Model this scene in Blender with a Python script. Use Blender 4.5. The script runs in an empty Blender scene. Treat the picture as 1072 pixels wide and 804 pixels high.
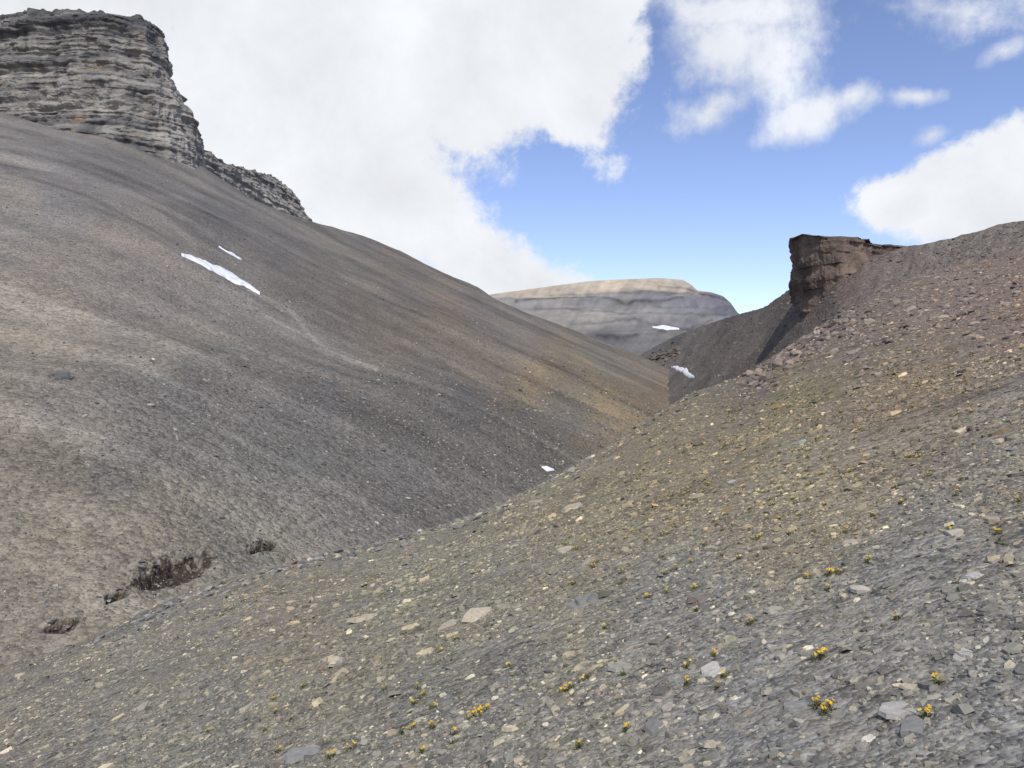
import bpy, numpy as np, math
from mathutils import Vector
rng=np.random.default_rng(7)
FX=833.0; CX=536.0; CY=402.0
H=1.6
# ------------------------------------------------------------------ noise
_perm=np.random.default_rng(3).permutation(4096)
_val=np.random.default_rng(4).random(4096)
def _h(i,j,k):
    return _val[_perm[(_perm[(_perm[i&4095]+j)&4095]+k)&4095]]
def vn(x,y,z=None,seed=0):
    x=np.asarray(x,float); y=np.asarray(y,float)
    z=np.zeros_like(x)+seed*7.31 if z is None else np.asarray(z,float)+seed*7.31
    xi=np.floor(x).astype(int); yi=np.floor(y).astype(int); zi=np.floor(z).astype(int)
    fx=x-xi; fy=y-yi; fz=z-zi
    fx=fx*fx*(3-2*fx); fy=fy*fy*(3-2*fy); fz=fz*fz*(3-2*fz)
    r=0
    for a in (0,1):
        for b in (0,1):
            for c in (0,1):
                r=r+_h(xi+a,yi+b,zi+c)*(fx if a else 1-fx)*(fy if b else 1-fy)*(fz if c else 1-fz)
    return r*2-1
def fbm(x,y,z=None,oct=4,seed=0,rough=.5):
    r=0; a=1; t=0; f=1
    for o in range(oct):
        r=r+a*vn(x*f+o*17.3,y*f+o*9.1,None if z is None else z*f,seed+o*3)
        t+=a; a*=rough; f*=2.03
    return r/t
def sstep(a,b,x):
    t=np.clip((x-a)/(b-a),0,1); return t*t*(3-2*t)
def smooth_table(xs,ys,sig):
    g=np.arange(-2600,3400,2.0); v=np.interp(g,xs,ys)
    v=np.where(g<xs[0],ys[0]+(g-xs[0])*(ys[1]-ys[0])/(xs[1]-xs[0]),v)
    v=np.where(g>xs[-1],ys[-1]+(g-xs[-1])*(ys[-1]-ys[-2])/(xs[-1]-xs[-2]),v)
    n=int(3*sig/2)+1; k=np.exp(-.5*((np.arange(-n,n+1)*2)/sig)**2); k/=k.sum()
    s=np.convolve(np.pad(v,n,mode='edge'),k,'valid')
    return lambda x:np.interp(x,g,s)
GAIN=1.32; SAT=.92
def lin(c):
    c=np.asarray(c,float)/255.
    r=np.where(c<=.04045,c/12.92,((c+.055)/1.055)**2.4)
    l=r.mean(-1,keepdims=True); r=l+(r-l)*SAT
    return r*GAIN*np.array([.995,1.,.985])
def idw(px,py,ctrl,p=3.0,seed=0):
    wx=px+fbm(px/60,py/60,oct=3,seed=seed)*45; wy=py+fbm(px/60,py/60,oct=3,seed=seed+5)*45
    W=0; C=0
    for (x,y,c) in ctrl:
        d=((wx-x)**2+(wy-y)**2+300)**(-p/2)
        W=W+d; C=C+d[...,None]*lin(c)
    return C/W[...,None]
def seg_mask(px,py,pts,w):
    best=np.full(np.shape(px),1e9)
    for (a,b) in zip(pts[:-1],pts[1:]):
        ax,ay=a; bx,by=b; dx,dy=bx-ax,by-ay
        t=np.clip(((px-ax)*dx+(py-ay)*dy)/(dx*dx+dy*dy),0,1)
        best=np.minimum(best,np.hypot(px-ax-t*dx,py-ay-t*dy))
    return np.exp(-(best/w)**2)
def blob(px,py,cx,cy,rx,ry,ang=0):
    c,s=math.cos(math.radians(ang)),math.sin(math.radians(ang))
    X=(px-cx)*c+(py-cy)*s; Y=-(px-cx)*s+(py-cy)*c
    return np.exp(-((X/rx)**2+(Y/ry)**2))
# ------------------------------------------------------------------ mesh helpers
def build(name,V,F_counts,loops,col=None,mats=(),matidx=None,smooth=False):
    me=bpy.data.meshes.new(name)
    V=np.ascontiguousarray(V,dtype=np.float32); me.vertices.add(len(V)); me.vertices.foreach_set("co",V.ravel())
    me.loops.add(len(loops)); me.loops.foreach_set("vertex_index",np.asarray(loops,dtype=np.int32))
    st=np.concatenate([[0],np.cumsum(F_counts)[:-1]]).astype(np.int32)
    me.polygons.add(len(F_counts)); me.polygons.foreach_set("loop_start",st)
    try: me.polygons.foreach_set("loop_total",np.asarray(F_counts,dtype=np.int32))
    except Exception: pass
    me.update(calc_edges=True)
    me.polygons.foreach_set("use_smooth",np.full(len(F_counts),smooth,dtype=bool))
    if matidx is not None: me.polygons.foreach_set("material_index",np.asarray(matidx,dtype=np.int32))
    if col is not None:
        at=me.color_attributes.new("Col",'FLOAT_COLOR','POINT')
        c=np.ones((len(V),4),np.float32); c[:,:3]=np.clip(col,0.01,.85); at.data.foreach_set("color",c.ravel())
    for m in mats: me.materials.append(m)
    ob=bpy.data.objects.new(name,me); bpy.context.scene.collection.objects.link(ob)
    return ob
def grid_faces(R,C,off=0):
    i=np.arange(R*C).reshape(R,C)+off
    return np.stack([i[:-1,:-1],i[:-1,1:],i[1:,1:],i[1:,:-1]],-1).reshape(-1,4)
def grid(name,P,col,mat,smooth=True):
    R,C,_=P.shape; f=grid_faces(R,C)
    return build(name,P.reshape(-1,3),np.full(len(f),4),f.ravel(),None if col is None else col.reshape(-1,3),[mat],smooth=smooth)
# ------------------------------------------------------------------ materials
def newmat(name,rough=.95):
    m=bpy.data.materials.new(name); m.use_nodes=True; nt=m.node_tree
    b=nt.nodes["Principled BSDF"]; b.inputs["Roughness"].default_value=rough
    b.inputs["Specular IOR Level"].default_value=.15
    return m,nt,b
def mth(nt,op,a,b=None,c=None):
    n=nt.nodes.new("ShaderNodeMath"); n.operation=op
    for i,v in enumerate((a,b,c)):
        if v is None: continue
        if isinstance(v,(int,float)): n.inputs[i].default_value=v
        else: nt.links.new(v,n.inputs[i])
    return n.outputs[0]
def terrain_mat(name,vor,noises,bump=.5,bumpdist=.1,spread=.5,warm=.25,pale=(.33,.29,.23,1)):
    m,nt,b=newmat(name); N=nt.nodes; L=nt.links
    tc=N.new("ShaderNodeTexCoord"); at=N.new("ShaderNodeAttribute"); at.attribute_name="Col"
    val=None; hgt=None
    for s,w in vor:
        v=N.new("ShaderNodeTexVoronoi"); v.inputs["Scale"].default_value=s; L.new(tc.outputs["Object"],v.inputs["Vector"])
        sp=N.new("ShaderNodeSeparateColor"); L.new(v.outputs["Color"],sp.inputs[0])
        x=mth(nt,'MULTIPLY',mth(nt,'SUBTRACT',sp.outputs[0],.5),w*spread*2)
        val=x if val is None else mth(nt,'ADD',val,x)
        hh=mth(nt,'MULTIPLY',mth(nt,'SUBTRACT',sp.outputs[1],v.outputs["Distance"]),w/s*6)
        hgt=hh if hgt is None else mth(nt,'ADD',hgt,hh)
        chip=sp.outputs[2]
    for s,w in noises:
        n=N.new("ShaderNodeTexNoise"); n.inputs["Scale"].default_value=s; n.inputs["Detail"].default_value=5; n.inputs["Roughness"].default_value=.68
        L.new(tc.outputs["Object"],n.inputs["Vector"])
        x=mth(nt,'MULTIPLY',mth(nt,'SUBTRACT',n.outputs["Fac"],.5),w*2)
        val=x if val is None else mth(nt,'ADD',val,x)
        hh=mth(nt,'MULTIPLY',n.outputs["Fac"],w/max(s,.8)*2)
        hgt=hh if hgt is None else mth(nt,'ADD',hgt,hh)
    fac=mth(nt,'MAXIMUM',mth(nt,'ADD',val,1.0),.25)
    sc=N.new("ShaderNodeVectorMath"); sc.operation='SCALE'; L.new(at.outputs["Color"],sc.inputs[0]); L.new(fac,sc.inputs["Scale"])
    if vor:
        mk=mth(nt,'MULTIPLY',mth(nt,'GREATER_THAN',chip,.82),warm)
        mx=N.new("ShaderNodeMix"); mx.data_type='RGBA'; mx.inputs["B"].default_value=pale
        L.new(mk,mx.inputs["Factor"]); L.new(sc.outputs[0],mx.inputs["A"]); out=mx.outputs["Result"]
    else: out=sc.outputs[0]
    L.new(out,b.inputs["Base Color"])
    bp=N.new("ShaderNodeBump"); bp.inputs["Strength"].default_value=bump; bp.inputs["Distance"].default_value=bumpdist
    L.new(hgt,bp.inputs["Height"]); L.new(bp.outputs[0],b.inputs["Normal"])
    return m
def stone_mat(name,scale=25):
    m,nt,b=newmat(name,.85); N=nt.nodes; L=nt.links
    tc=N.new("ShaderNodeTexCoord"); at=N.new("ShaderNodeAttribute"); at.attribute_name="Col"
    n=N.new("ShaderNodeTexNoise"); n.inputs["Scale"].default_value=scale; n.inputs["Detail"].default_value=4; n.inputs["Roughness"].default_value=.7
    L.new(tc.outputs["Object"],n.inputs["Vector"])
    f=mth(nt,'MULTIPLY_ADD',n.outputs["Fac"],1.1,.45)
    sc=N.new("ShaderNodeVectorMath"); sc.operation='SCALE'; L.new(at.outputs["Color"],sc.inputs[0]); L.new(f,sc.inputs["Scale"])
    L.new(sc.outputs[0],b.inputs["Base Color"])
    bp=N.new("ShaderNodeBump"); bp.inputs["Strength"].default_value=.6; bp.inputs["Distance"].default_value=.3/scale
    L.new(n.outputs["Fac"],bp.inputs["Height"]); L.new(bp.outputs[0],b.inputs["Normal"])
    return m
M_fore=terrain_mat("gravel_soil",[(14,.5),(38,.6),(5,.3)],[(1.2,.2),(60,.2)],bump=.9,bumpdist=.12,spread=.6,warm=.35)
M_left=terrain_mat("grey_scree",[(2.0,.4),(5.5,.4)],[(.12,.16),(1.1,.26)],bump=.7,bumpdist=.35,spread=.55,warm=.35)
M_right=terrain_mat("brown_scree",[(1.3,.35),(3,.3)],[(.15,.2),(.8,.3)],bump=.7,bumpdist=.5,spread=.5,warm=.15)
M_far=terrain_mat("distant_rock",[],[(.012,.12),(.08,.18)],bump=.4,bumpdist=3)
M_cliff=terrain_mat("limestone_strata",[],[(.25,.25),(1.5,.35)],bump=.8,bumpdist=.8)
M_stone=stone_mat("slate_chips",22); M_rock=stone_mat("weathered_rock",3)
# ------------------------------------------------------------------ FOREGROUND SLOPE
SX,SY=zip(*[(-1500,1200),(-300,815),(0,705),(100,668),(200,622),(300,592),(400,568),(480,545),(560,510),(600,487),(640,465),(680,437),(720,415),(760,402),(790,388),(830,360),(870,335),(910,312),(950,292),(1000,278),(1072,262),(1200,235),(2200,40)])
DX,DY=zip(*[(-1500,20),(0,28),(300,34),(536,40),(720,50),(870,62),(1072,75),(2200,90)])
sil=smooth_table(SX,SY,12); Df=smooth_table(DX,DY,110)
def F(x,y):
    x=np.asarray(x,float); y=np.asarray(y,float)
    ys=np.maximum(y,.5); u=np.clip(x/ys,-2,2); px=CX+FX*u
    D=Df(px); vs=(CY-sil(px))/FX
    plane=-H+.36*x-.09*y
    w=vs+H/D; cone=-H+ys*w
    t=sstep(.12,1.,ys/D)*(1-sstep(1.9,2.0,abs(x/ys)))
    z=plane*(1-t)+cone*t
    over=np.maximum(ys-D,0)
    z=np.where((over>0)&(abs(x/ys)<2),D*vs+over*vs-over*.55*sstep(0,4,over),z)
    r=np.hypot(x,y)
    n=fbm(x/11,y/11,oct=3,seed=2)*.42*sstep(3,22,r)+fbm(x/2.4,y/2.4,oct=3,seed=6)*.14*sstep(1,10,r)+fbm(x*1.6,y*1.6,oct=3,seed=9)*.035
    return z+n
def Fn(x,y,e=.15):
    gx=(F(x+e,y)-F(x-e,y))/(2*e); gy=(F(x,y+e)-F(x,y-e))/(2*e)
    n=np.stack([-gx,-gy,np.ones_like(gx)],-1); return n/np.linalg.norm(n,axis=-1,keepdims=True)
def hitF(px,py):
    px=np.asarray(px,float); py=np.asarray(py,float); u=(px-CX)/FX; v=(CY-py)/FX
    D=Df(px)
    s=np.linspace(0,1,500)[:,None]; Y=1.5*(D[None]/1.5)**s
    g=F(u[None]*Y,Y)-v[None]*Y
    k=np.argmax(g>=0,0); k=np.where((g>=0).any(0),k,499)
    Yh=Y[k,np.arange(len(px))]
    x=u*Yh; return np.stack([x,Yh,F(x,Yh)],-1)
FC=[(0,740,(119,113,103)),(150,700,(122,116,105)),(300,640,(125,118,104)),(450,600,(123,118,104)),(600,540,(129,121,102)),(700,470,(127,116,94)),(800,440,(123,113,90)),(850,500,(131,122,102)),(950,400,(122,109,92)),
(1000,310,(117,102,92)),(900,340,(111,99,90)),(1060,290,(116,100,90)),(780,400,(105,95,86)),(1050,480,(125,118,106)),(950,600,(125,121,112)),(700,640,(122,118,110)),(500,740,(120,116,108)),(200,790,(119,115,106)),(800,760,(120,117,111)),(1050,720,(122,119,113)),(600,600,(126,120,107)),(-400,900,(120,112,100)),(1500,300,(118,100,88)),(1500,800,(124,118,110))]
pxs=np.linspace(-1050,2150,1000); R=620
u=(pxs-CX)/FX; D=Df(pxs)
s=np.linspace(0,1,R)[:,None]
Y=1.0*(D[None]/1.0)**s
extra=D[None]+np.concatenate([np.linspace(.3,8,14),np.linspace(12,70,16)])[:,None]
Y=np.vstack([Y,extra]); X=u[None]*Y; Z=F(X,Y)
PX=np.broadcast_to(pxs[None],Y.shape); PY=CY-FX*Z/Y
col=idw(PX,PY,FC,seed=11)
gr=fbm(X/5,Y/5,oct=4,seed=31)
gm=sstep(.05,.5,gr)*(blob(PX,PY,780,450,260,90,-20)+.3)
col=col*(1-.4*gm[...,None])+lin((110,105,66))*.4*gm[...,None]
tp=sstep(.1,.5,fbm(X/1.7,Y/2.6,oct=4,seed=35))[...,None]; col=col*(1-.24*tp)+lin((148,136,115))*.24*tp
dp=sstep(.1,.5,fbm(X/2.2,Y/3,oct=4,seed=38))[...,None]; col=col*(1-.24*dp)
ca=grid_faces(*Y.shape)
bx=np.linspace(-45,45,150); by=np.linspace(-25,1.02,60); BX,BY=np.meshgrid(bx,by); BZ=F(BX,BY)-.004
V=np.vstack([np.stack([X,Y,Z],-1).reshape(-1,3),np.stack([BX,BY,BZ],-1).reshape(-1,3)])
fb=grid_faces(60,150,off=Y.size); fa=np.vstack([ca,fb])
cc=np.vstack([col.reshape(-1,3),np.tile(lin((122,118,110)),(BX.size,1))])
build("foreground_slope",V,np.full(len(fa),4),fa.ravel(),cc*.90,[M_fore],smooth=True)
# ------------------------------------------------------------------ STONES
def frames(n,rng,tilt):
    n=n+rng.normal(0,tilt,n.shape); n/=np.linalg.norm(n,axis=1,keepdims=True)
    a=rng.normal(size=n.shape); a-=n*(a*n).sum(1,keepdims=True); a/=np.linalg.norm(a,axis=1,keepdims=True)
    return a,np.cross(n,a),n
PAL=np.array([lin(c) for c in [(108,106,103),(121,118,113),(93,91,90),(131,127,119),(141,134,121),(160,151,134),(120,109,95),(112,109,103),(180,173,160),(100,98,95)]])
PW=np.array([.2,.19,.15,.16,.1,.06,.035,.1,.03,.11]); PW/=PW.sum()
def slabs(pos,nrm,size,K,rng,thick=(.08,.26),tilt=.2,pal=PAL,pw=PW,tint=None):
    n=len(pos); a,b,c=frames(nrm,rng,tilt)
    ang=(np.arange(K)/K*2*np.pi)[None]+rng.uniform(-.35,.35,(n,K))*6/K
    rad=rng.uniform(.6,1.1,(n,K))*.5
    ex=rng.uniform(.4,.9,(n,1)); px=np.cos(ang)*rad*size[:,None]; py=np.sin(ang)*rad*size[:,None]*ex
    th=(rng.uniform(*thick,n)*size)[:,None]
    def ring(sc,z,j): 
        zz=z+j*rng.uniform(-.25,.25,(n,K))*th
        return pos[:,None]+a[:,None]*(px*sc)[...,None]+b[:,None]*(py*sc)[...,None]+c[:,None]*zz[...,None]
    top=ring(rng.uniform(.8,.95,(n,1)),th*.75,1); bot=ring(1.,-th*.5,0)
    V=np.concatenate([top,bot],1)
    i=np.arange(K); side=np.stack([i,i+K,(i+1)%K+K,(i+1)%K],-1)
    loc=np.concatenate([np.arange(K),side.ravel()])
    loops=(loc[None]+(np.arange(n)*2*K)[:,None]).ravel()
    cnt=np.tile(np.concatenate([[K],np.full(K,4)]),n)
    cl=pal[rng.choice(len(pal),n,p=pw)]*rng.uniform(.78,1.2,(n,1))
    if tint is not None: cl=cl*tint
    return V.reshape(-1,3),cnt,loops,np.repeat(cl,2*K,0)
def merge(parts):
    Vs=[];Cn=[];Ls=[];Cs=[];o=0
    for V,c,l,cl in parts:
        Vs.append(V);Cn.append(c);Ls.append(l+o);Cs.append(cl);o+=len(V)
    return np.vstack(Vs),np.concatenate(Cn),np.concatenate(Ls),np.vstack(Cs)
def wedge(n,y0,y1,rng,umax=.78,pw=2.0):
    Y=(rng.uniform(y0**pw,y1**pw,n))**(1/pw); U=rng.uniform(-umax,umax,n)
    px=CX+FX*U; ok=Y<Df(px)+.5
    vis=(CY-FX*(F(U*Y,Y))/Y)<900
    ok&=vis
    return U[ok]*Y[ok],Y[ok]
parts=[]
for (n,y0,y1,s0,s1,K,pw) in [(80000,2.2,9,.012,.042,5,1.5),(80000,2.2,22,.03,.08,6,1.4),(50000,3,45,.055,.14,6,1.5),(22000,7,76,.1,.25,6,1.6),(6000,14,76,.2,.36,7,1.7),(600,22,76,.25,.5,7,1.8)]:
    x,y=wedge(n,y0,y1,rng,pw=pw)
    keep=rng.random(len(x))<np.clip(.68+1.1*fbm(x/1.3,y/1.6,oct=3,seed=41),.12,1); x=x[keep];y=y[keep]
    sz=s0*(s1/s0)**(rng.random(len(x))**1.6)
    p=np.stack([x,y,F(x,y)],-1)
    px=CX+FX*x/y; py=CY-FX*p[:,2]/y
    cb=idw(px,py,FC,seed=11); tint=(cb/cb.mean(1,keepdims=True)); tint=tint/ np.array([1.045,1.0,.945])
    tint=tint*(1+.25*fbm(x/1.5,y/2.2,oct=3,seed=45))[:,None]
    parts.append(slabs(p,Fn(x,y),sz,K,rng,tint=tint))
Vv,cn,ll,cl=merge(parts); print("slabs",len(cn))
build("slate_gravel",Vv,cn,ll,cl*.96,[M_stone])
import bmesh
bm=bmesh.new(); bmesh.ops.create_icosphere(bm,subdivisions=2,radius=1)
IV=np.array([v.co[:] for v in bm.verts]); IF=np.array([[v.index for v in f.verts] for f in bm.faces]); bm.free()
def chunks(pos,nrm,size,rng,flat=(.22,.55),pal=PAL,pw=PW,tilt=.25,tint=None):
    n=len(pos); a,b,c=frames(nrm,rng,tilt)
    P=np.tile(IV[None],(n,1,1))
    for k in range(11):
        d=rng.normal(size=(n,1,3)); d/=np.linalg.norm(d,axis=2,keepdims=True)
        h=rng.uniform(.45,.8,(n,1)); o=np.maximum((P*d).sum(2)-h,0); P=P-o[...,None]*d
    P=P*np.stack([np.ones(n),rng.uniform(.55,.95,n),rng.uniform(*flat,n)],-1)[:,None]*(size*.62)[:,None,None]
    W=pos[:,None]+a[:,None]*P[...,0:1]+b[:,None]*P[...,1:2]+c[:,None]*(P[...,2:3]+(size*.05)[:,None,None])
    loops=(IF.ravel()[None]+(np.arange(n)*len(IV))[:,None]).ravel()
    cl=pal[rng.choice(len(pal),n,p=pw)]*rng.uniform(.8,1.15,(n,1))
    if tint is not None: cl=cl*tint
    return W.reshape(-1,3),np.full(n*len(IF),3),loops,np.repeat(cl,len(IV),0)
RED=np.array([lin(c) for c in [(114,101,92),(127,113,102),(98,89,83),(134,124,113),(106,97,89)]]); RW=np.ones(5)/5
parts=[]
t=rng.random(420); px=785+t*110+rng.normal(0,8,420); py=sil(px)+np.abs(rng.normal(0,11,420))+1
p=hitF(px,py); parts.append(chunks(p,Fn(p[:,0],p[:,1]),.16+.65*rng.random(420)**2.2,rng,pal=RED,pw=RW,flat=(.3,.7)))
px=rng.uniform(890,1180,700); py=sil(px)+np.abs(rng.normal(0,38,700))+1
p=hitF(px,py); parts.append(chunks(p,Fn(p[:,0],p[:,1]),.16+.4*rng.random(700)**2.5,rng,pal=RED,pw=RW))
px=rng.uniform(-60,1100,360); py=sil(px)+rng.random(360)**1.5*(804-sil(px))*.8+1
p=hitF(px,py); parts.append(chunks(p,Fn(p[:,0],p[:,1]),np.clip(p[:,1]*.007,.03,.22)*rng.uniform(.7,1.9,360),rng,flat=(.15,.4)))
px=rng.uniform(100,760,340); py=sil(px)+np.abs(rng.normal(0,5,340))
p=hitF(px,py); parts.append(chunks(p,Fn(p[:,0],p[:,1]),rng.uniform(.1,.42,340),rng))
V_,c_,l_,k_=merge(parts); build("loose_rocks",V_,c_,l_,k_,[M_rock])
def flat_rock(px,py,wpx,c,fl=.10,K=9):
    p=hitF([px],[py]); size=np.array([wpx/FX*p[0,1]*1.1])
    r=np.random.default_rng(int(px*7+py)); nn=Fn(p[:,0],p[:,1]); tn=np.array([[0,-.12,1.]]); nn=nn*.6+tn*.4; nn/=np.linalg.norm(nn)
    A=slabs(p+[[0,0,size[0]*.05]],nn,size,K,r,thick=(fl*.8,fl),tilt=.05)
    B=slabs(p+[[size[0]*.07,-size[0]*.03,size[0]*.01]],nn,size*1.08,K,r,thick=(fl*.6,fl*.7),tilt=.05)
    V,cn,l,cl=merge([A,B])
    build("flat_rock",V,cn,l,np.tile(lin(c),(len(V),1)),[M_stone])
for a in [(500,647,46,(164,152,132)),(600,533,30,(148,139,120)),(941,748,40,(146,142,134)),(318,792,40,(120,118,114)),(687,763,38,(108,105,100)),(733,629,34,(106,98,90)),(380,650,32,(154,143,124)),(745,705,34,(158,153,143)),(908,776,18,(180,172,158)),(1046,463,24,(166,155,132)),(592,577,26,(156,147,130)),(900,620,26,(160,152,138)),(610,631,38,(114,111,106)),(352,694,20,(164,158,144)),(1020,606,22,(160,155,147)),(470,655,26,(146,137,122)),(560,528,22,(138,129,112)),(955,765,40,(114,112,108)),(835,742,34,(118,116,112)),(1010,690,26,(146,141,133)),(260,742,22,(146,138,124)),(700,742,20,(138,131,120)),(650,700,28,(132,127,118)),(150,742,22,(140,133,120)),(810,640,26,(142,136,124)),(1000,560,24,(156,147,132)),(890,570,22,(150,141,126)),(730,520,20,(148,137,115))]:
    flat_rock(*a)
# ------------------------------------------------------------------ YELLOW FLOWERS
def simple(name,c,rough=.7,tr=0):
    m,nt,b=newmat(name,rough); N=nt.nodes
    g=N.new("ShaderNodeNewGeometry"); mx=N.new("ShaderNodeMix"); mx.data_type='RGBA'
    mx.inputs["A"].default_value=(*[q*.7 for q in c],1); mx.inputs["B"].default_value=(*[min(1,q*1.25) for q in c],1)
    nt.links.new(g.outputs["Random Per Island"],mx.inputs["Factor"]); nt.links.new(mx.outputs["Result"],b.inputs["Base Color"]); return m
M_leaf=simple("flower_leaves",(.11,.12,.045)); M_pet=simple("yellow_petals",(.68,.43,.02))
known=[(500,750,24,20),(590,726,12,6),(598,722,8,3),(345,795,12,5),(368,786,12,5),(858,690,16,9),(866,748,18,8),(855,742,10,4),(968,755,10,5),(875,602,16,5),(866,604,8,3),(680,627,10,4),(695,603,7,4),(726,618,11,4),(791,565,10,4),(885,558,12,5),(980,720,8,2),(1045,560,9,3),(602,575,8,3),(440,731,12,3),(436,722,7,2),(531,700,10,1),(655,766,8,2),(425,767,8,2),(720,700,8,1),(500,600,8,2),(785,654,9,1),(612,712,16,1),(940,650,9,1),(318,720,8,1),(960,480,7,4),(1000,520,7,4),(890,495,7,4),(855,460,6,4),(905,430,6,4),(760,540,7,3),(808,530,7,3),(845,607,7,2)]
for i in range(380):
    x=rng.normal(830,130) if i<270 else rng.uniform(200,1072)
    y0=sil(x)+22; y=y0+ (rng.random()**1.3)*(300 if i>=270 else 170)
    if y<800 and x<1100: known.append((x,y,rng.uniform(3,8),int(rng.integers(0,4))))
V=[];cnt=[];lo=[];mi=[]
def addf(pts,m):
    o=len(V); V.extend(pts); lo.extend(range(o,o+len(pts))); cnt.append(len(pts)); mi.append(m)
ks=np.array([(k[0],k[1]) for k in known]); hp=hitF(ks[:,0],ks[:,1])
for (kx,ky,w,nf),p in zip(known,hp):
    rad=w/FX*p[1]/2; sc=min(1.6,max(.9,p[1]/13))
    for k in range(int(14+w)):
        a=rng.uniform(0,6.28); r=rad*math.sqrt(rng.random()); bxp=np.array([p[0]+r*math.cos(a),p[1]+r*math.sin(a),0]); bxp[2]=F(bxp[0],bxp[1])
        hgt=rng.uniform(.015,.035)*sc; d=rng.normal(0,.02,2)*sc; wd=rng.uniform(.003,.006)*sc; q=rng.uniform(0,3.14)
        s_=np.array([math.cos(q)*wd,math.sin(q)*wd,0]); mid=bxp+[d[0]*.5,d[1]*.5,hgt*.7]; tip=bxp+[d[0]*1.3,d[1]*1.3,hgt]
        addf([bxp-s_*.5,bxp+s_*.5,mid+s_],0); addf([bxp-s_*.5,mid+s_,tip,mid-s_],0)
    for k in range(int(math.ceil(nf*1.2))):
        a=rng.uniform(0,6.28); r=rad*math.sqrt(rng.random()); c=np.array([p[0]+r*math.cos(a),p[1]+r*math.sin(a),0]); c[2]=F(c[0],c[1])+rng.uniform(.03,.055)*sc
        n=np.array([rng.normal(0,.5),rng.normal(-.5,.4),1.]); n/=np.linalg.norm(n); e=np.cross(n,[1,0,.1]); e/=np.linalg.norm(e); g=np.cross(n,e)
        rr=rng.uniform(.007,.0115)*sc; ph=rng.uniform(0,6)
        for j in range(5):
            t0=ph+j*1.2566
            f=lambda t,q,z:c+(e*math.cos(t)+g*math.sin(t))*rr*q+n*rr*z
            addf([c,f(t0-.5,.75,.25),f(t0,1.1,.3),f(t0+.5,.75,.25)],1)
        b0=c*1.0; b0[2]=F(c[0],c[1]); addf([b0+[-.001,0,0],b0+[.001,0,0],c+[.001,0,0],c+[-.001,0,0]],0)
build("yellow_alpine_flowers",np.array(V),np.array(cnt),np.array(lo),None,[M_leaf,M_pet],mi)
# ------------------------------------------------------------------ LEFT SCREE SLOPE
RX,RY=zip(*[(-1000,60),(-300,80),(0,116),(60,136),(130,146),(180,155),(215,176),(260,206),(300,223),(325,231),(345,236),(380,246),(420,262),(460,282),(500,298),(520,312),(560,328),(600,343),(650,362),(690,378),(725,396),(745,425),(800,480)])
KL=4.5e-5
ridge=smooth_table(RX,RY,5); 
ridge_s=smooth_table(RX[:-2]+(800,),RY[:-2]+(430,),85)
Yr=smooth_table([-1000,0,200,325,500,600,730,800],[340,335,345,450,440,430,400,385],90)
crest=smooth_table([-1000,0,180,300,400,480,560,640,800],[430,408,388,400,425,440,470,500,560],40)
ER=[(180,622,42,16,-16),(273,595,16,7,-8),(60,676,18,7,-5),(122,646,14,5,-22)]
def softp(x,w=10.): return w*np.logaddexp(0,x/w)
def left(px,py):
    u=(px-CX)/FX; v=(CY-py)/FX
    Yy=1/(1/Yr(px)+KL*softp(py-ridge_s(px)))
    X=u*Yy; Z=v*Yy
    c=X*.32+Yy*.95; a=X*.95-Yy*.32
    cd=py-crest(px)
    far=sstep(0,60,py-ridge(px))
    d=fbm(X/55,Yy/55,oct=3,seed=51)*3.0*far
    d=d+fbm(c/9,a/60,oct=3,seed=55)*.8*far*sstep(30,120,Yy)+fbm(X/9,Yy/9,oct=4,seed=58)*.42+fbm(X/1.8,Yy/1.8,oct=3,seed=59)*.11
    d=d-(1-np.abs(fbm(c/18,a/90,oct=2,seed=63)))**5*1.2*far*sstep(50,120,Yy)
    d=d+Yy*.015*np.exp(-(cd/50)**2)*(1-.6*sstep(450,650,px))
    d=d-Yy*.008*np.exp(-((cd+85)/60)**2)
    for e in ER: 
        m=blob(px,py+fbm(px/12,py/12,oct=2,seed=92)*5,*e); d=d-.8*sstep(.2,.8,m)*Yy/45
    return np.stack([X,Yy,Z+d],-1)
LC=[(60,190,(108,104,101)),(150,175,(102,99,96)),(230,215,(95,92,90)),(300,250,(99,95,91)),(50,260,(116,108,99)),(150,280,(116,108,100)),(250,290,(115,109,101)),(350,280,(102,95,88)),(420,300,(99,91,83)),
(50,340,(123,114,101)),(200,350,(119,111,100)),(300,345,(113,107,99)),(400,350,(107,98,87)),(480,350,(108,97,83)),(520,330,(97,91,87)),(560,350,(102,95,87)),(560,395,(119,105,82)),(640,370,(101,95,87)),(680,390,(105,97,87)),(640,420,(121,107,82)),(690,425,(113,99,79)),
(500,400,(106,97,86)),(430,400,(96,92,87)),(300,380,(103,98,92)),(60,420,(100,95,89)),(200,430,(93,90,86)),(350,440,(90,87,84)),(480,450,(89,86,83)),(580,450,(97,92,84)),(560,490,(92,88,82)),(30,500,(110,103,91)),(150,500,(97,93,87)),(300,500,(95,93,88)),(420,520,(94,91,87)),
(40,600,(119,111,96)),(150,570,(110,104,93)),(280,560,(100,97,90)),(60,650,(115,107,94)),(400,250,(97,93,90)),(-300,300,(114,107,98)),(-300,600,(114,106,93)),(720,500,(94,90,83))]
pxs=np.linspace(-1000,800,1050); R=560
t=np.linspace(0,1,R)[:,None]; top=ridge(pxs)[None]; bot=(np.maximum(sil(pxs),ridge(pxs)+30)+130)[None]
PY=bot+(top-bot)*t; PX=np.broadcast_to(pxs[None],PY.shape)
P=left(PX,PY)
c=P[...,0]*.32+P[...,1]*.95; a=P[...,0]*.95-P[...,1]*.32
col=idw(PX,PY,LC,seed=21)
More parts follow.
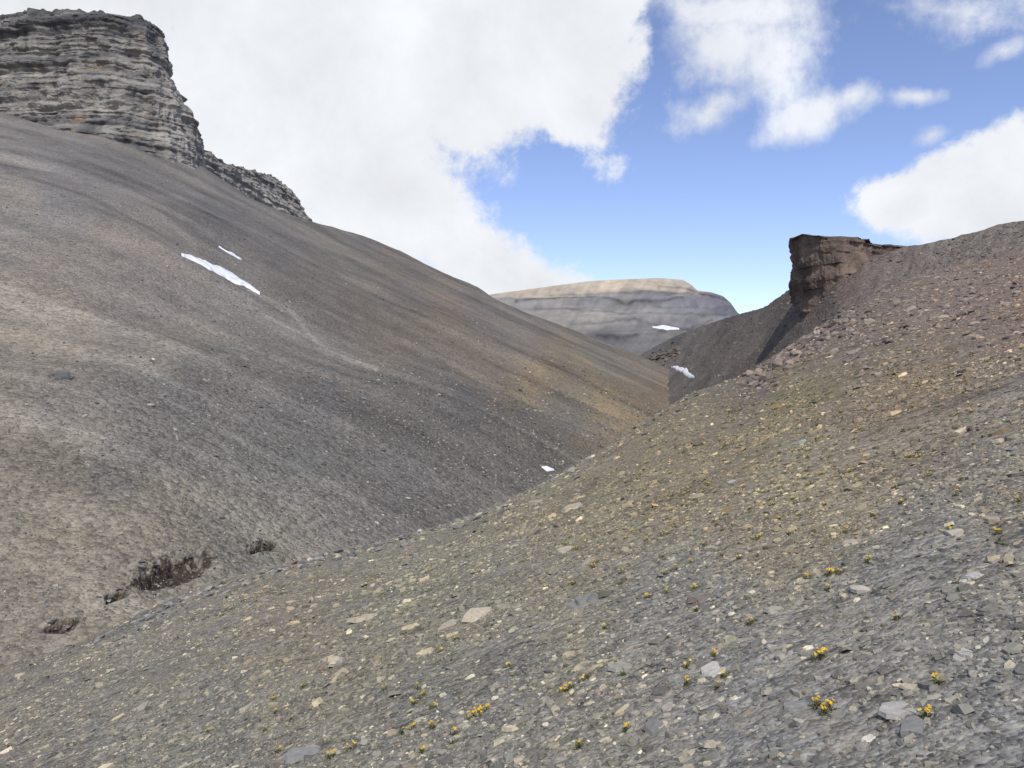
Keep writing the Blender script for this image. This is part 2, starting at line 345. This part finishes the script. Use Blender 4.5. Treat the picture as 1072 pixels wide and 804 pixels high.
st=fbm(c/5,a/60,oct=4,seed=71); st2=fbm(c/16,a/110,oct=3,seed=75); pt=fbm(P[...,0]/14,P[...,1]/14,oct=5,seed=77); sk3=fbm(c/2.2,a/30,oct=3,seed=79)
fine=fbm(P[...,0]/2.5,P[...,1]/2.5,oct=3,seed=83)
col=col*(1+.34*st+.30*st2+.32*pt+.2*sk3+.2*fine)[...,None]
wb=sstep(.1,.6,st2+.4*pt)[...,None]*.4; col=col*(1-wb)+col*np.array([1.13,1.02,.85])*wb
pl=sstep(.25,.6,fbm(c/4,a/45,oct=4,seed=81))*sstep(100,160,PY-ridge(PX)+60); col=col*(1+.32*pl[...,None])
pm=seg_mask(PX+fbm(PX/15,PY/15,seed=5)*5,PY,[(262,292),(300,308),(322,335),(350,360),(392,388)],2.4)*.5
pm=pm+seg_mask(PX,PY,[(100,190),(150,212),(180,232),(205,250)],2.2)*.2
pm=pm+seg_mask(PX,PY+fbm(PX/20,PY/20,seed=8)*5,[(0,372),(120,378),(260,372)],4)*.15
pm=np.clip(pm,0,.6)[...,None]; col=col*(1-pm)+lin((150,143,132))*pm
em=np.zeros(PX.shape)
for e in ER: em=np.maximum(em,blob(PX,PY+fbm(PX/12,PY/12,oct=2,seed=92)*5,*e))
em=em+fbm(PX/7,PY/7,oct=3,seed=91)*.35; em=sstep(.32,.5,em)[...,None]; col=col*(1-em)+lin((58,50,43))*(1+.5*fine[...,None])*em
dk=seg_mask(PX,PY,[(52,404),(76,406)],5)*.6; col=col*(1-dk[...,None])+lin((60,58,56))*dk[...,None]
def backrows(P,steps):
    last=P[-1]; back=[]
    for dY,dz in steps:
        q=last.copy(); q[:,0]*=1+dY/last[:,1]; q[:,2]=q[:,2]*(1+dY/last[:,1])-dz; q[:,1]+=dY; back.append(q)
    return np.concatenate([P,np.array(back)],0)
ST=[(3,.3),(8,2),(16,6),(30,13),(60,30),(140,75)]
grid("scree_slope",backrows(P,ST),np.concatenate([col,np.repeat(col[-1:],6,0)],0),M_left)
def leftn(px,py):
    p=left(px,py); q=left(px+1.5,py); r=left(px,py-1.5); n=np.cross(q-p,r-p); n/=np.linalg.norm(n,axis=-1,keepdims=True); return p,n
GP=np.array([lin(c) for c in [(105,103,101),(89,88,87),(120,115,108),(136,130,118),(154,148,138),(77,76,75)]]); GW=np.array([.25,.2,.2,.14,.08,.13])
n=28000; px=rng.uniform(-80,720,n); tt=rng.random(n)**.75
top=ridge(px)+25; bt=sil(px)+12; py=top+(bt-top)*tt
kp=rng.random(n)<np.clip(.4+.5*sstep(350,480,py)+.9*fbm(px/50,py/30,oct=3,seed=61),.05,1); px=px[kp];py=py[kp]
p,nn=leftn(px,py); sz=p[:,1]/FX*(1.0+2.8*rng.random(len(px))**3.5); sz=np.clip(sz,.06,1.1)
a_=slabs(p,nn,sz,6,rng,thick=(.2,.45),tilt=.25,pal=GP,pw=GW)
n=420; px=rng.uniform(-20,620,n); py=np.minimum(380+rng.random(n)*290,sil(px)+5); p,nn=leftn(px,py); sz=p[:,1]/FX*(2.6+5*rng.random(n)**3)
b_=chunks(p,nn,sz,rng,pal=GP,pw=GW)
bx_=[]
for (cx_,cy_,rx_,ry_,_) in ER:
    m=int(rx_*.7); qx=rng.normal(cx_,rx_*.7,m); qy=cy_+np.tan(math.radians(_))*(qx-cx_)+rng.choice([-1,1],m,p=[.7,.3])*ry_*rng.uniform(.7,1.3,m); bx_.append((qx,qy))
qx=np.concatenate([q[0] for q in bx_]); qy=np.concatenate([q[1] for q in bx_]); p,nn=leftn(qx,qy); nn=nn*.4+np.array([0,0,.6])
c_=chunks(p,nn,p[:,1]/FX*(2.5+5*rng.random(len(qx))**2),rng,pal=GP*.85,pw=GW,flat=(.15,.4))
p,nn=leftn(np.array([66.,60,73,186,232,495,158]),np.array([406.,409,407,474,563,512,438])); d_=chunks(p,nn,p[:,1]/FX*np.array([16.,9,9,9,9,9,8]),rng,pal=GP,pw=GW)
V_,c2_,l_,k_=merge([a_,b_,c_,d_]); build("scree_stones",V_,c2_,l_,k_,[M_rock])
# ------------------------------------------------------------------ SNOW
M_snow,nt,b=newmat("old_snow",.8); nz=nt.nodes.new("ShaderNodeTexNoise"); nz.inputs["Scale"].default_value=.8; nz.inputs["Detail"].default_value=5
rp=nt.nodes.new("ShaderNodeValToRGB"); rp.color_ramp.elements[0].color=(.5,.5,.5,1); rp.color_ramp.elements[1].color=(.76,.76,.77,1); rp.color_ramp.elements[0].position=.3; rp.color_ramp.elements[1].position=.55
tc=nt.nodes.new("ShaderNodeTexCoord"); nt.links.new(tc.outputs["Object"],nz.inputs["Vector"]); nt.links.new(nz.outputs["Fac"],rp.inputs[0]); nt.links.new(rp.outputs[0],b.inputs["Base Color"])
def snow(surf,cl,lift):
    cl=np.array(cl,float); d=np.r_[0,np.cumsum(np.hypot(*np.diff(cl[:,:2],axis=0).T))]; K=60
    s_=np.linspace(0,d[-1],K); cx=np.interp(s_,d,cl[:,0]); cy=np.interp(s_,d,cl[:,1]); hw=np.interp(s_,d,cl[:,2])
    hu=hw*(1+.5*fbm(s_/6,s_*0+cl[0,0],oct=2,seed=7)); hd=hw*(1+.6*fbm(s_/5,s_*0+cl[0,1],oct=2,seed=8))
    rows=[]
    for k in np.linspace(-1,1,13):
        yy=cy+np.where(k<0,hu,hd)*k; p=surf(cx,yy); p[...,2]+=lift*(1-abs(k)**4*1.3); rows.append(p)
    grid("snow_patch",np.array(rows)[::-1],None,M_snow)
snow(left,[(190,262,.4),(200,264,2.5),(215,269,3.6),(232,275,4),(248,282,3.4),(262,290,2.2),(272,297,.4)],.5)
snow(left,[(229,252,.4),(238,255,2.8),(246,259,3.2),(253,263,.4)],.45)
# ------------------------------------------------------------------ RIGHT HILL
TX,TY=zip(*[(640,385),(670,372),(690,360),(720,346),(770,330),(800,322),(825,304),(850,285),(875,258),(905,254),(930,256),(950,258),(985,252),(1010,245),(1030,240),(1072,230),(1300,180),(2200,100)])
rtop=smooth_table(TX,TY,4); rY=smooth_table([640,730,770,825,900,1072,2200],[680,500,380,240,205,170,150],22)
def right(px,py):
    u=(px-CX)/FX; v=(CY-py)/FX; Yy=1/(1/rY(px)+3e-5*np.maximum(py-rtop(px),0))
    X=u*Yy; Z=v*Yy; f=sstep(0,25,py-rtop(px))
    return np.stack([X,Yy,Z+fbm(X/16,Yy/16,oct=4,seed=101)*1.6*f+fbm(X/3,Yy/3,oct=4,seed=104)*.5],-1)
RC=[(700,365,(92,87,83)),(740,350,(90,84,80)),(790,340,(92,85,80)),(820,320,(96,87,80)),(760,370,(90,83,77)),(850,320,(96,85,78)),(900,280,(97,88,82)),(950,270,(96,88,82)),(1000,262,(107,99,91)),(1060,240,(107,99,91)),(930,262,(102,93,86)),(735,395,(88,82,77)),(1400,300,(110,98,88)),(880,300,(90,79,72)),(690,390,(95,88,82)),(780,385,(92,83,77))]
pxs=np.linspace(640,2100,800); t=np.linspace(0,1,200)[:,None]; top=rtop(pxs)[None]; bot=np.maximum(sil(pxs),rtop(pxs)+30)[None]+70
PY=bot+(top-bot)*t; PX=np.broadcast_to(pxs[None],PY.shape); P=right(PX,PY)
col=idw(PX,PY,RC,seed=25)*(1+.45*fbm(PX/6+PY/9,PY/40-PX/60,oct=3,seed=111)+.3*fbm(PX/4,PY/4,oct=3,seed=113))[...,None]
grid("brown_hillside",backrows(P,ST),np.concatenate([col,np.repeat(col[-1:],6,0)],0),M_right)
n=1700; px=rng.uniform(690,1100,n); py=rtop(px)+2+rng.random(n)*(sil(px)-rtop(px)); 
p=right(px,py); r1=right(px+1,py); r2=right(px,py-1); nn=np.cross(r1-p,r2-p); nn/=np.linalg.norm(nn,axis=1,keepdims=True)
DR=np.array([lin(c) for c in [(98,88,80),(82,74,69),(116,103,91),(106,100,94)]])
A1=chunks(p,nn,p[:,1]/FX*(1.3+4*rng.random(n)**4),rng,pal=DR,pw=np.ones(4)/4)
m=70; qx=rng.uniform(674,712,m); qy=368-(qx-690)*.28+rng.normal(0,3,m)+6; p=right(qx,qy); A2=chunks(p,np.tile([[0.,0,1.]],(m,1)),p[:,1]/FX*rng.uniform(3,8,m),rng,pal=DR*.8,pw=np.ones(4)/4,flat=(.3,.6))
m=110; qx=rng.uniform(826,905,m); qy=np.interp(qx,[826,846,868,888,905],[309,318,328,334,330])+rng.normal(0,4,m); p=right(qx,qy); p[:,1]-=4; A3=chunks(p,np.tile([[-.3,-.2,1.]],(m,1)),p[:,1]/FX*rng.uniform(2,7,m),rng,pal=DR,pw=np.ones(4)/4,flat=(.35,.7))
V_,c_,l_,k_=merge([A1,A2,A3]); build("hillside_rocks",V_,c_,l_,k_,[M_rock])
snow(right,[(703,383,.4),(710,385,2.6),(718,389,3.2),(727,394,.8)],.4)
snow(left,[(567,498,.3),(573,500,1.8),(580,502,.3)],.15)
# ------------------------------------------------------------------ DISTANT MOUNTAIN
MX,MY=zip(*[(380,330),(480,318),(515,308),(545,304),(580,299),(620,294),(660,292),(690,291),(715,293),(722,297),(730,304),(745,306),(757,310),(765,317),(772,327),(800,345),(900,370)])
def mtop(px): return np.interp(px,MX,MY)
def far(px,py):
    u=(px-CX)/FX; v=(CY-py)/FX; dy=np.maximum(py-mtop(px),0); Yy=1/(1/1500+.8e-5*dy)
    X=u*Yy; Z=v*Yy; f=sstep(0,12,dy)
    sc=py+fbm(px/14,py/14,oct=3,seed=19)*3
    ledge=sstep(310,314,sc)*4-sstep(316,322,sc)*4+sstep(328,331,sc)*4-sstep(333,340,sc)*4
    return np.stack([X,Yy,Z+(fbm(X/110,Yy/110,oct=3,seed=121)*6+fbm(X/26,Yy/26,oct=4,seed=124)*2.2+ledge)*f+fbm(X/40,Yy/40,oct=3,seed=127)*.8],-1)
pxs=np.linspace(380,900,620); t=np.linspace(0,1,300)[:,None]; top=mtop(pxs)[None]; bot=top*0+470
PY=bot+(top-bot)*t; PX=np.broadcast_to(pxs[None],PY.shape); P=far(PX,PY)
MC=[(560,305,(158,145,127)),(620,299,(168,154,133)),(690,296,(165,152,132)),(715,298,(157,145,129)),(560,318,(122,118,114)),(620,315,(113,111,110)),(690,312,(108,106,107)),(745,315,(101,99,103)),(765,325,(92,91,96)),(620,335,(132,126,119)),(680,330,(118,114,112)),(720,325,(108,106,107)),(660,350,(104,101,98)),(730,340,(112,109,108)),(600,330,(126,121,114)),(700,352,(98,95,92)),(640,352,(86,84,84)),(590,306,(148,138,123))]  # sunlit tan top, shaded grey slope and bluish haze painted into these colours
W_=0;C_=0
wy=PY+fbm(PX/12,PY/6,oct=4,seed=131)*3.5
for (x,y,cc_) in MC:
    d=(((PX-x)/4)**2+(wy-y)**2+4)**-2.2; W_=W_+d; C_=C_+d[...,None]*lin(cc_)
col=C_/W_[...,None]*.92
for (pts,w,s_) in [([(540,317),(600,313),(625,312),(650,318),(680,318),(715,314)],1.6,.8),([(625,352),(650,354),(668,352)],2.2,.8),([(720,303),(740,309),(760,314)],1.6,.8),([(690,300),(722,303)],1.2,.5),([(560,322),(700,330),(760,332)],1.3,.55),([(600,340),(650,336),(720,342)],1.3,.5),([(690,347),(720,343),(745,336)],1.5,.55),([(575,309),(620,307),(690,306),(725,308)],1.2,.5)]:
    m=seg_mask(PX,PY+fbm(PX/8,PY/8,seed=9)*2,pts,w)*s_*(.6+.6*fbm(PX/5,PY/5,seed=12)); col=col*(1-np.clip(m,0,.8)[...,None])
lay=vn((PY+fbm(PX/20,PY/20,seed=15)*4)/2.2,PX/60,seed=17)
gul=fbm((PX+PY*.8)/5,PY/25,oct=3,seed=151)
col=col*(1+.24*fbm(PX/5,PY/3,oct=4,seed=141)+.15*lay+.2*gul)[...,None]
grid("distant_mountain",backrows(P,[(10,1),(40,8),(120,50),(300,150)]),np.concatenate([col,np.repeat(col[-1:],4,0)],0),M_far)
snow(far,[(683,342,.4),(690,342,2.2),(700,343,2.6),(711,343,.6)],1.)
# ------------------------------------------------------------------ CLIFFS
def P3(px,py,Y): return np.array([(px-CX)/FX*Y,Y,(CY-py)/FX*Y])
def cliff(name,pairs,NS,NT,strata,amp,colf,seed,down=8,cap=30,kb=1.5,kc=1.1,kk=.3):
    B=np.array([P3(*p[0]) for p in pairs]); T=np.array([P3(*p[1]) for p in pairs])
    d=np.r_[0,np.cumsum(np.linalg.norm(np.diff(B+T,axis=0)[:,:2],axis=1)/2)]
    s_=np.linspace(0,d[-1],NS)
    ip=lambda A:np.stack([np.interp(s_,d,A[:,k]) for k in range(3)],-1)
    B=ip(B);T=ip(T); B[:,2]-=down
    tn=np.gradient((B+T)/2,axis=0)[:,:2]; k=np.ones(15)/15
    tn=np.stack([np.convolve(np.pad(tn[:,i],7,mode='edge'),k,'valid') for i in range(2)],-1)
    tn/=np.linalg.norm(tn,axis=1,keepdims=True); N_=np.stack([tn[:,1],-tn[:,0]],-1)
    t=np.linspace(0,1,NT)[:,None,None]; P=B[None]+(T-B)[None]*t
    z=P[...,2]; dip=z+P[...,0]*.05+fbm(P[...,0]/30,P[...,1]/30,oct=3,seed=seed)*2.0
    brk=.45+.55*sstep(-.35,.25,fbm(P[...,0]/14,P[...,1]/14,z/9,oct=3,seed=seed+20))
    e=np.zeros(z.shape)
    for th,w in strata: 
        q=vn(dip/th,dip*0+th*3,seed=seed+1)+.35*fbm(P[...,0]/12,P[...,1]/12,z/2.5,oct=2,seed=seed+22); e+=w*np.clip(q*2.0,-1,1)*brk
    but=fbm(P[...,0]/12,P[...,1]/12,z/30,oct=4,seed=seed+3); crack=-np.abs(fbm(P[...,0]/3.6,P[...,1]/3.6,z/12,oct=3,seed=seed+6))
    rough=fbm(P[...,0]/1.6,P[...,1]/1.6,z/1.2,oct=3,seed=seed+9)
    blk=np.round(vn(P[...,0]/4.2,P[...,1]/4.2,np.floor(dip/2.6)*3.1,seed=seed+30)*2.2)/2.2
    off=amp*(e+kb*but+kc*crack+.3*rough+kk*blk)
    fade=sstep(0,.03,(1-t[...,0])) *1.0
    P[...,:2]+=N_[None]*off[...,None]*(.35+.65*fade[...,None])
    P[-1,:,2]+=amp*.7*vn(s_/4,s_*0,seed=seed)+amp*.4*vn(s_/1.4,s_*0,seed=seed+2)
    col=colf(P,t[...,0],dip,e,but,rough)
    caps=[]; 
    for k in (.5,2,5,10,cap):
        q=P[-1].copy(); q[:,:2]-=N_*k; q[:,2]+=rng.normal(0,.1,NS)-.15*k; caps.append(q)
    P=np.concatenate([P,np.array(caps)],0); col=np.concatenate([col,np.repeat(col[-1:],5,0)],0)
    return grid(name,P,col,M_cliff,smooth=False)
def c1(P,t,dip,e,but,rough):
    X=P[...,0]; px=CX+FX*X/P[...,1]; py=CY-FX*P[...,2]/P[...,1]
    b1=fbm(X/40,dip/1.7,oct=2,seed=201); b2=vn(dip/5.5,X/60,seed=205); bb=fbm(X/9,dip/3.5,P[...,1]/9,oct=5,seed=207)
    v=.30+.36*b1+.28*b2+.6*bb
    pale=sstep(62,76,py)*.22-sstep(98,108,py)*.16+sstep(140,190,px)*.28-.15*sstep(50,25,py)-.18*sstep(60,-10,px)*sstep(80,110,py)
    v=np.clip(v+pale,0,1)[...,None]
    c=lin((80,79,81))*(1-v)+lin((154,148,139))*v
    o=(sstep(.3,.65,fbm(X/6,dip/2.5,P[...,1]/6,oct=3,seed=211)+.6*blob(px,py,75,135,10,22)))[...,None]*.4
    c=c*(1-o)+lin((150,127,98))*o
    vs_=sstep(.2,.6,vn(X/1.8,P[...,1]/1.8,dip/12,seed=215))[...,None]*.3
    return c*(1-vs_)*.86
main=[((-700,60,420),(-700,10,440)),((-300,90,350),(-300,18,365)),((-60,112,332),(-60,16,345)),((0,124,330),(0,15,342)),((40,138,324),(30,11,338)),((78,154,319),(70,12,333)),((130,150,317),(112,14,331)),((184,160,322),(148,19,336)),((208,166,333),(163,27,346)),((210,166,350),(165,34,362)),((190,150,390),(150,32,390)),((100,120,430),(90,30,430))]
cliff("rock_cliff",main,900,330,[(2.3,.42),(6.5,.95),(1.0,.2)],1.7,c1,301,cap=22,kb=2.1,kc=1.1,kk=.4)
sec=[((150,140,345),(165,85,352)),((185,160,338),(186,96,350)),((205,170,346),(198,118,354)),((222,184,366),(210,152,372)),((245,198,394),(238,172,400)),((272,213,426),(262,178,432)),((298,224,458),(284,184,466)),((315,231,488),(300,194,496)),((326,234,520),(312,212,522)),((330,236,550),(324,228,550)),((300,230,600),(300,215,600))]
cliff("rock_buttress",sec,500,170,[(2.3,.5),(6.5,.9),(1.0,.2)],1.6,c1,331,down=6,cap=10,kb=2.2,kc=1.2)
def c2(P,t,dip,e,but,rough):
    X=P[...,0]; bb=fbm(X/4,P[...,1]/4,dip/4,oct=5,seed=221); v=np.clip(.35+.85*bb+.12*vn(dip/1.2,dip*0,seed=223),0,1)[...,None]
    return (lin((78,69,64))*(1-v)+lin((126,108,95))*v)*.87
crag=[((862,296,216),(858,251,213)),((842,302,206),(838,248,204)),((828,305,197),(825,254,196)),((830,309,190),(826,249,190)),((846,314,182),(837,245,184)),((868,322,176),(857,246,178)),((888,328,172),(876,249,177)),((904,320,174),(890,251,180)),((918,305,182),(908,254,186)),((936,290,190),(930,257,190)),((960,280,198),(960,259,197))]
cliff("rock_outcrop",crag,420,170,[(1.6,.3),(4.5,.55),(.7,.12)],.9,c2,351,down=3,cap=14,kb=2.4,kc=1.4,kk=.5)
# ------------------------------------------------------------------ base ground
gx=np.linspace(-6000,6000,60); GX,GY=np.meshgrid(gx,gx); GZ=-95+fbm(GX/900,GY/900,oct=3,seed=400)*18
grid("ground",np.stack([GX,GY,GZ],-1),np.tile(lin((112,104,94)),(60,60,1)),M_right)
# ------------------------------------------------------------------ SUN + SKY
EL,AZ=math.radians(54),math.radians(176)
sd=Vector((math.sin(AZ)*math.cos(EL),math.cos(AZ)*math.cos(EL),math.sin(EL)))
sl=bpy.data.lights.new("sun","SUN"); sl.energy=3.55; sl.angle=math.radians(.8); sl.color=(1,.955,.885)
so=bpy.data.objects.new("sun",sl); bpy.context.scene.collection.objects.link(so); so.rotation_euler=(-sd).to_track_quat('-Z','Y').to_euler(); so.location=(30,-20,60)
w=bpy.data.worlds.new("World"); bpy.context.scene.world=w; w.use_nodes=True; nt=w.node_tree; N=nt.nodes; L=nt.links
bg=N["Background"]; bg.inputs["Strength"].default_value=.14
sk=N.new("ShaderNodeTexSky"); sk.sky_type='NISHITA'; sk.sun_disc=False; sk.sun_elevation=EL; sk.sun_rotation=AZ; sk.altitude=2500; sk.air_density=1.0; sk.dust_density=.6; sk.ozone_density=1.5
tc=N.new("ShaderNodeTexCoord"); sp=N.new("ShaderNodeSeparateXYZ"); L.new(tc.outputs["Generated"],sp.inputs[0])
ya=mth(nt,'MAXIMUM',mth(nt,'ABSOLUTE',sp.outputs[1]),.08)
U=mth(nt,'DIVIDE',sp.outputs[0],ya); Vv_=mth(nt,'DIVIDE',sp.outputs[2],ya)
cb=N.new("ShaderNodeCombineXYZ"); L.new(U,cb.inputs[0]); L.new(Vv_,cb.inputs[1])
def noise(scale,det,rough,vec,dist=0):
    n=N.new("ShaderNodeTexNoise"); n.inputs["Scale"].default_value=scale; n.inputs["Detail"].default_value=det; n.inputs["Roughness"].default_value=rough; n.inputs["Distortion"].default_value=dist
    L.new(vec,n.inputs["Vector"]); return n
D_=tc.outputs["Generated"]
wn=noise(5,3,.55,D_)
ws=N.new("ShaderNodeVectorMath"); ws.operation='SUBTRACT'; L.new(wn.outputs["Color"],ws.inputs[0]); ws.inputs[1].default_value=(.5,.5,.5)
wm=N.new("ShaderNodeVectorMath"); wm.operation='MULTIPLY_ADD'; L.new(ws.outputs[0],wm.inputs[0]); wm.inputs[1].default_value=(.12,.12,0); L.new(cb.outputs[0],wm.inputs[2])
def blobs(lst):
    out=None
    for (cx,cy,rx,ry,ang,wt) in lst:
        m=N.new("ShaderNodeMapping"); m.vector_type='TEXTURE'; L.new(wm.outputs[0],m.inputs["Vector"])
        m.inputs["Location"].default_value=((cx-CX)/FX,(CY-cy)/FX,0); m.inputs["Rotation"].default_value=(0,0,math.radians(ang)); m.inputs["Scale"].default_value=(rx/FX,ry/FX,1)
        l=N.new("ShaderNodeVectorMath"); l.operation='LENGTH'; L.new(m.outputs[0],l.inputs[0])
        v=mth(nt,'MULTIPLY_ADD',l.outputs["Value"],-wt,wt)
        out=v if out is None else mth(nt,'MAXIMUM',out,v)
    return out
dense=blobs([(330,90,240,190,0,1.1),(120,-60,260,150,0,1.1),(470,80,160,115,0,1),(585,60,125,110,-20,1),(620,10,90,120,0,1),(400,210,115,90,-25,1),(535,280,112,42,-12,1),(610,125,64,50,20,.85),
 (1020,212,122,58,8,1),(1090,190,115,66,0,1),(950,222,66,38,0,.95),(-500,100,500,300,0,1),(1700,100,300,160,0,1),(400,-500,500,260,0,.9)])
wisp=blobs([(765,50,105,80,-20,.9),(735,118,78,34,25,.8),(760,5,120,45,0,.9),(850,125,70,30,12,.8),(890,112,58,22,20,.7),(950,103,46,16,12,.9),(1045,55,46,20,20,.7),(990,12,120,44,0,.55),(968,155,30,22,40,.7)])
f1=noise(6,8,.62,D_,.3); f2=noise(22,5,.65,D_)
n1=mth(nt,'SUBTRACT',f1.outputs["Fac"],.5); n2=mth(nt,'SUBTRACT',f2.outputs["Fac"],.5)
nn_=mth(nt,'ADD',mth(nt,'MULTIPLY',n1,1.5),mth(nt,'MULTIPLY',n2,.9))
dd=mth(nt,'ADD',dense,nn_)
def ss(x,a,b):
    m=N.new("ShaderNodeMapRange"); m.interpolation_type='SMOOTHSTEP'; L.new(x,m.inputs[0]); m.inputs[1].default_value=a; m.inputs[2].default_value=b; return m.outputs[0]
md=ss(dd,-.08,.28)
dw=mth(nt,'ADD',wisp,mth(nt,'MULTIPLY',nn_,1.15)); mw=mth(nt,'MULTIPLY',ss(dw,.0,.8),.92)
mask=mth(nt,'MAXIMUM',md,mw)
up=ss(sp.outputs[2],-.02,.02); mask=mth(nt,'MULTIPLY',mask,up)
tone=mth(nt,'MULTIPLY_ADD',f1.outputs["Fac"],3.4,4.85)
tone=mth(nt,'SUBTRACT',tone,mth(nt,'MULTIPLY',ss(dense,.25,.9),.35))
cg=N.new("ShaderNodeVectorMath"); cg.operation='SCALE'; cg.inputs[0].default_value=(.965,.99,1.04); L.new(tone,cg.inputs["Scale"])
tn=N.new("ShaderNodeVectorMath"); tn.operation='MULTIPLY'; L.new(sk.outputs[0],tn.inputs[0]); tn.inputs[1].default_value=(1.45,1.3,1.38)
mx=N.new("ShaderNodeMix"); mx.data_type='RGBA'; L.new(mask,mx.inputs["Factor"]); L.new(tn.outputs[0],mx.inputs["A"]); L.new(cg.outputs[0],mx.inputs["B"]); L.new(mx.outputs["Result"],bg.inputs["Color"])
# ------------------------------------------------------------------ CAMERA
cam=bpy.data.cameras.new("camera"); cam.sensor_width=36; cam.lens=FX/1072*36; cam.clip_start=.05; cam.clip_end=20000
co=bpy.data.objects.new("camera",cam); bpy.context.scene.collection.objects.link(co); co.rotation_euler=(math.radians(90),0,0)
bpy.context.scene.camera=co
vs=bpy.context.scene.view_settings; vs.view_transform='Standard'; vs.look='None'; vs.exposure=0
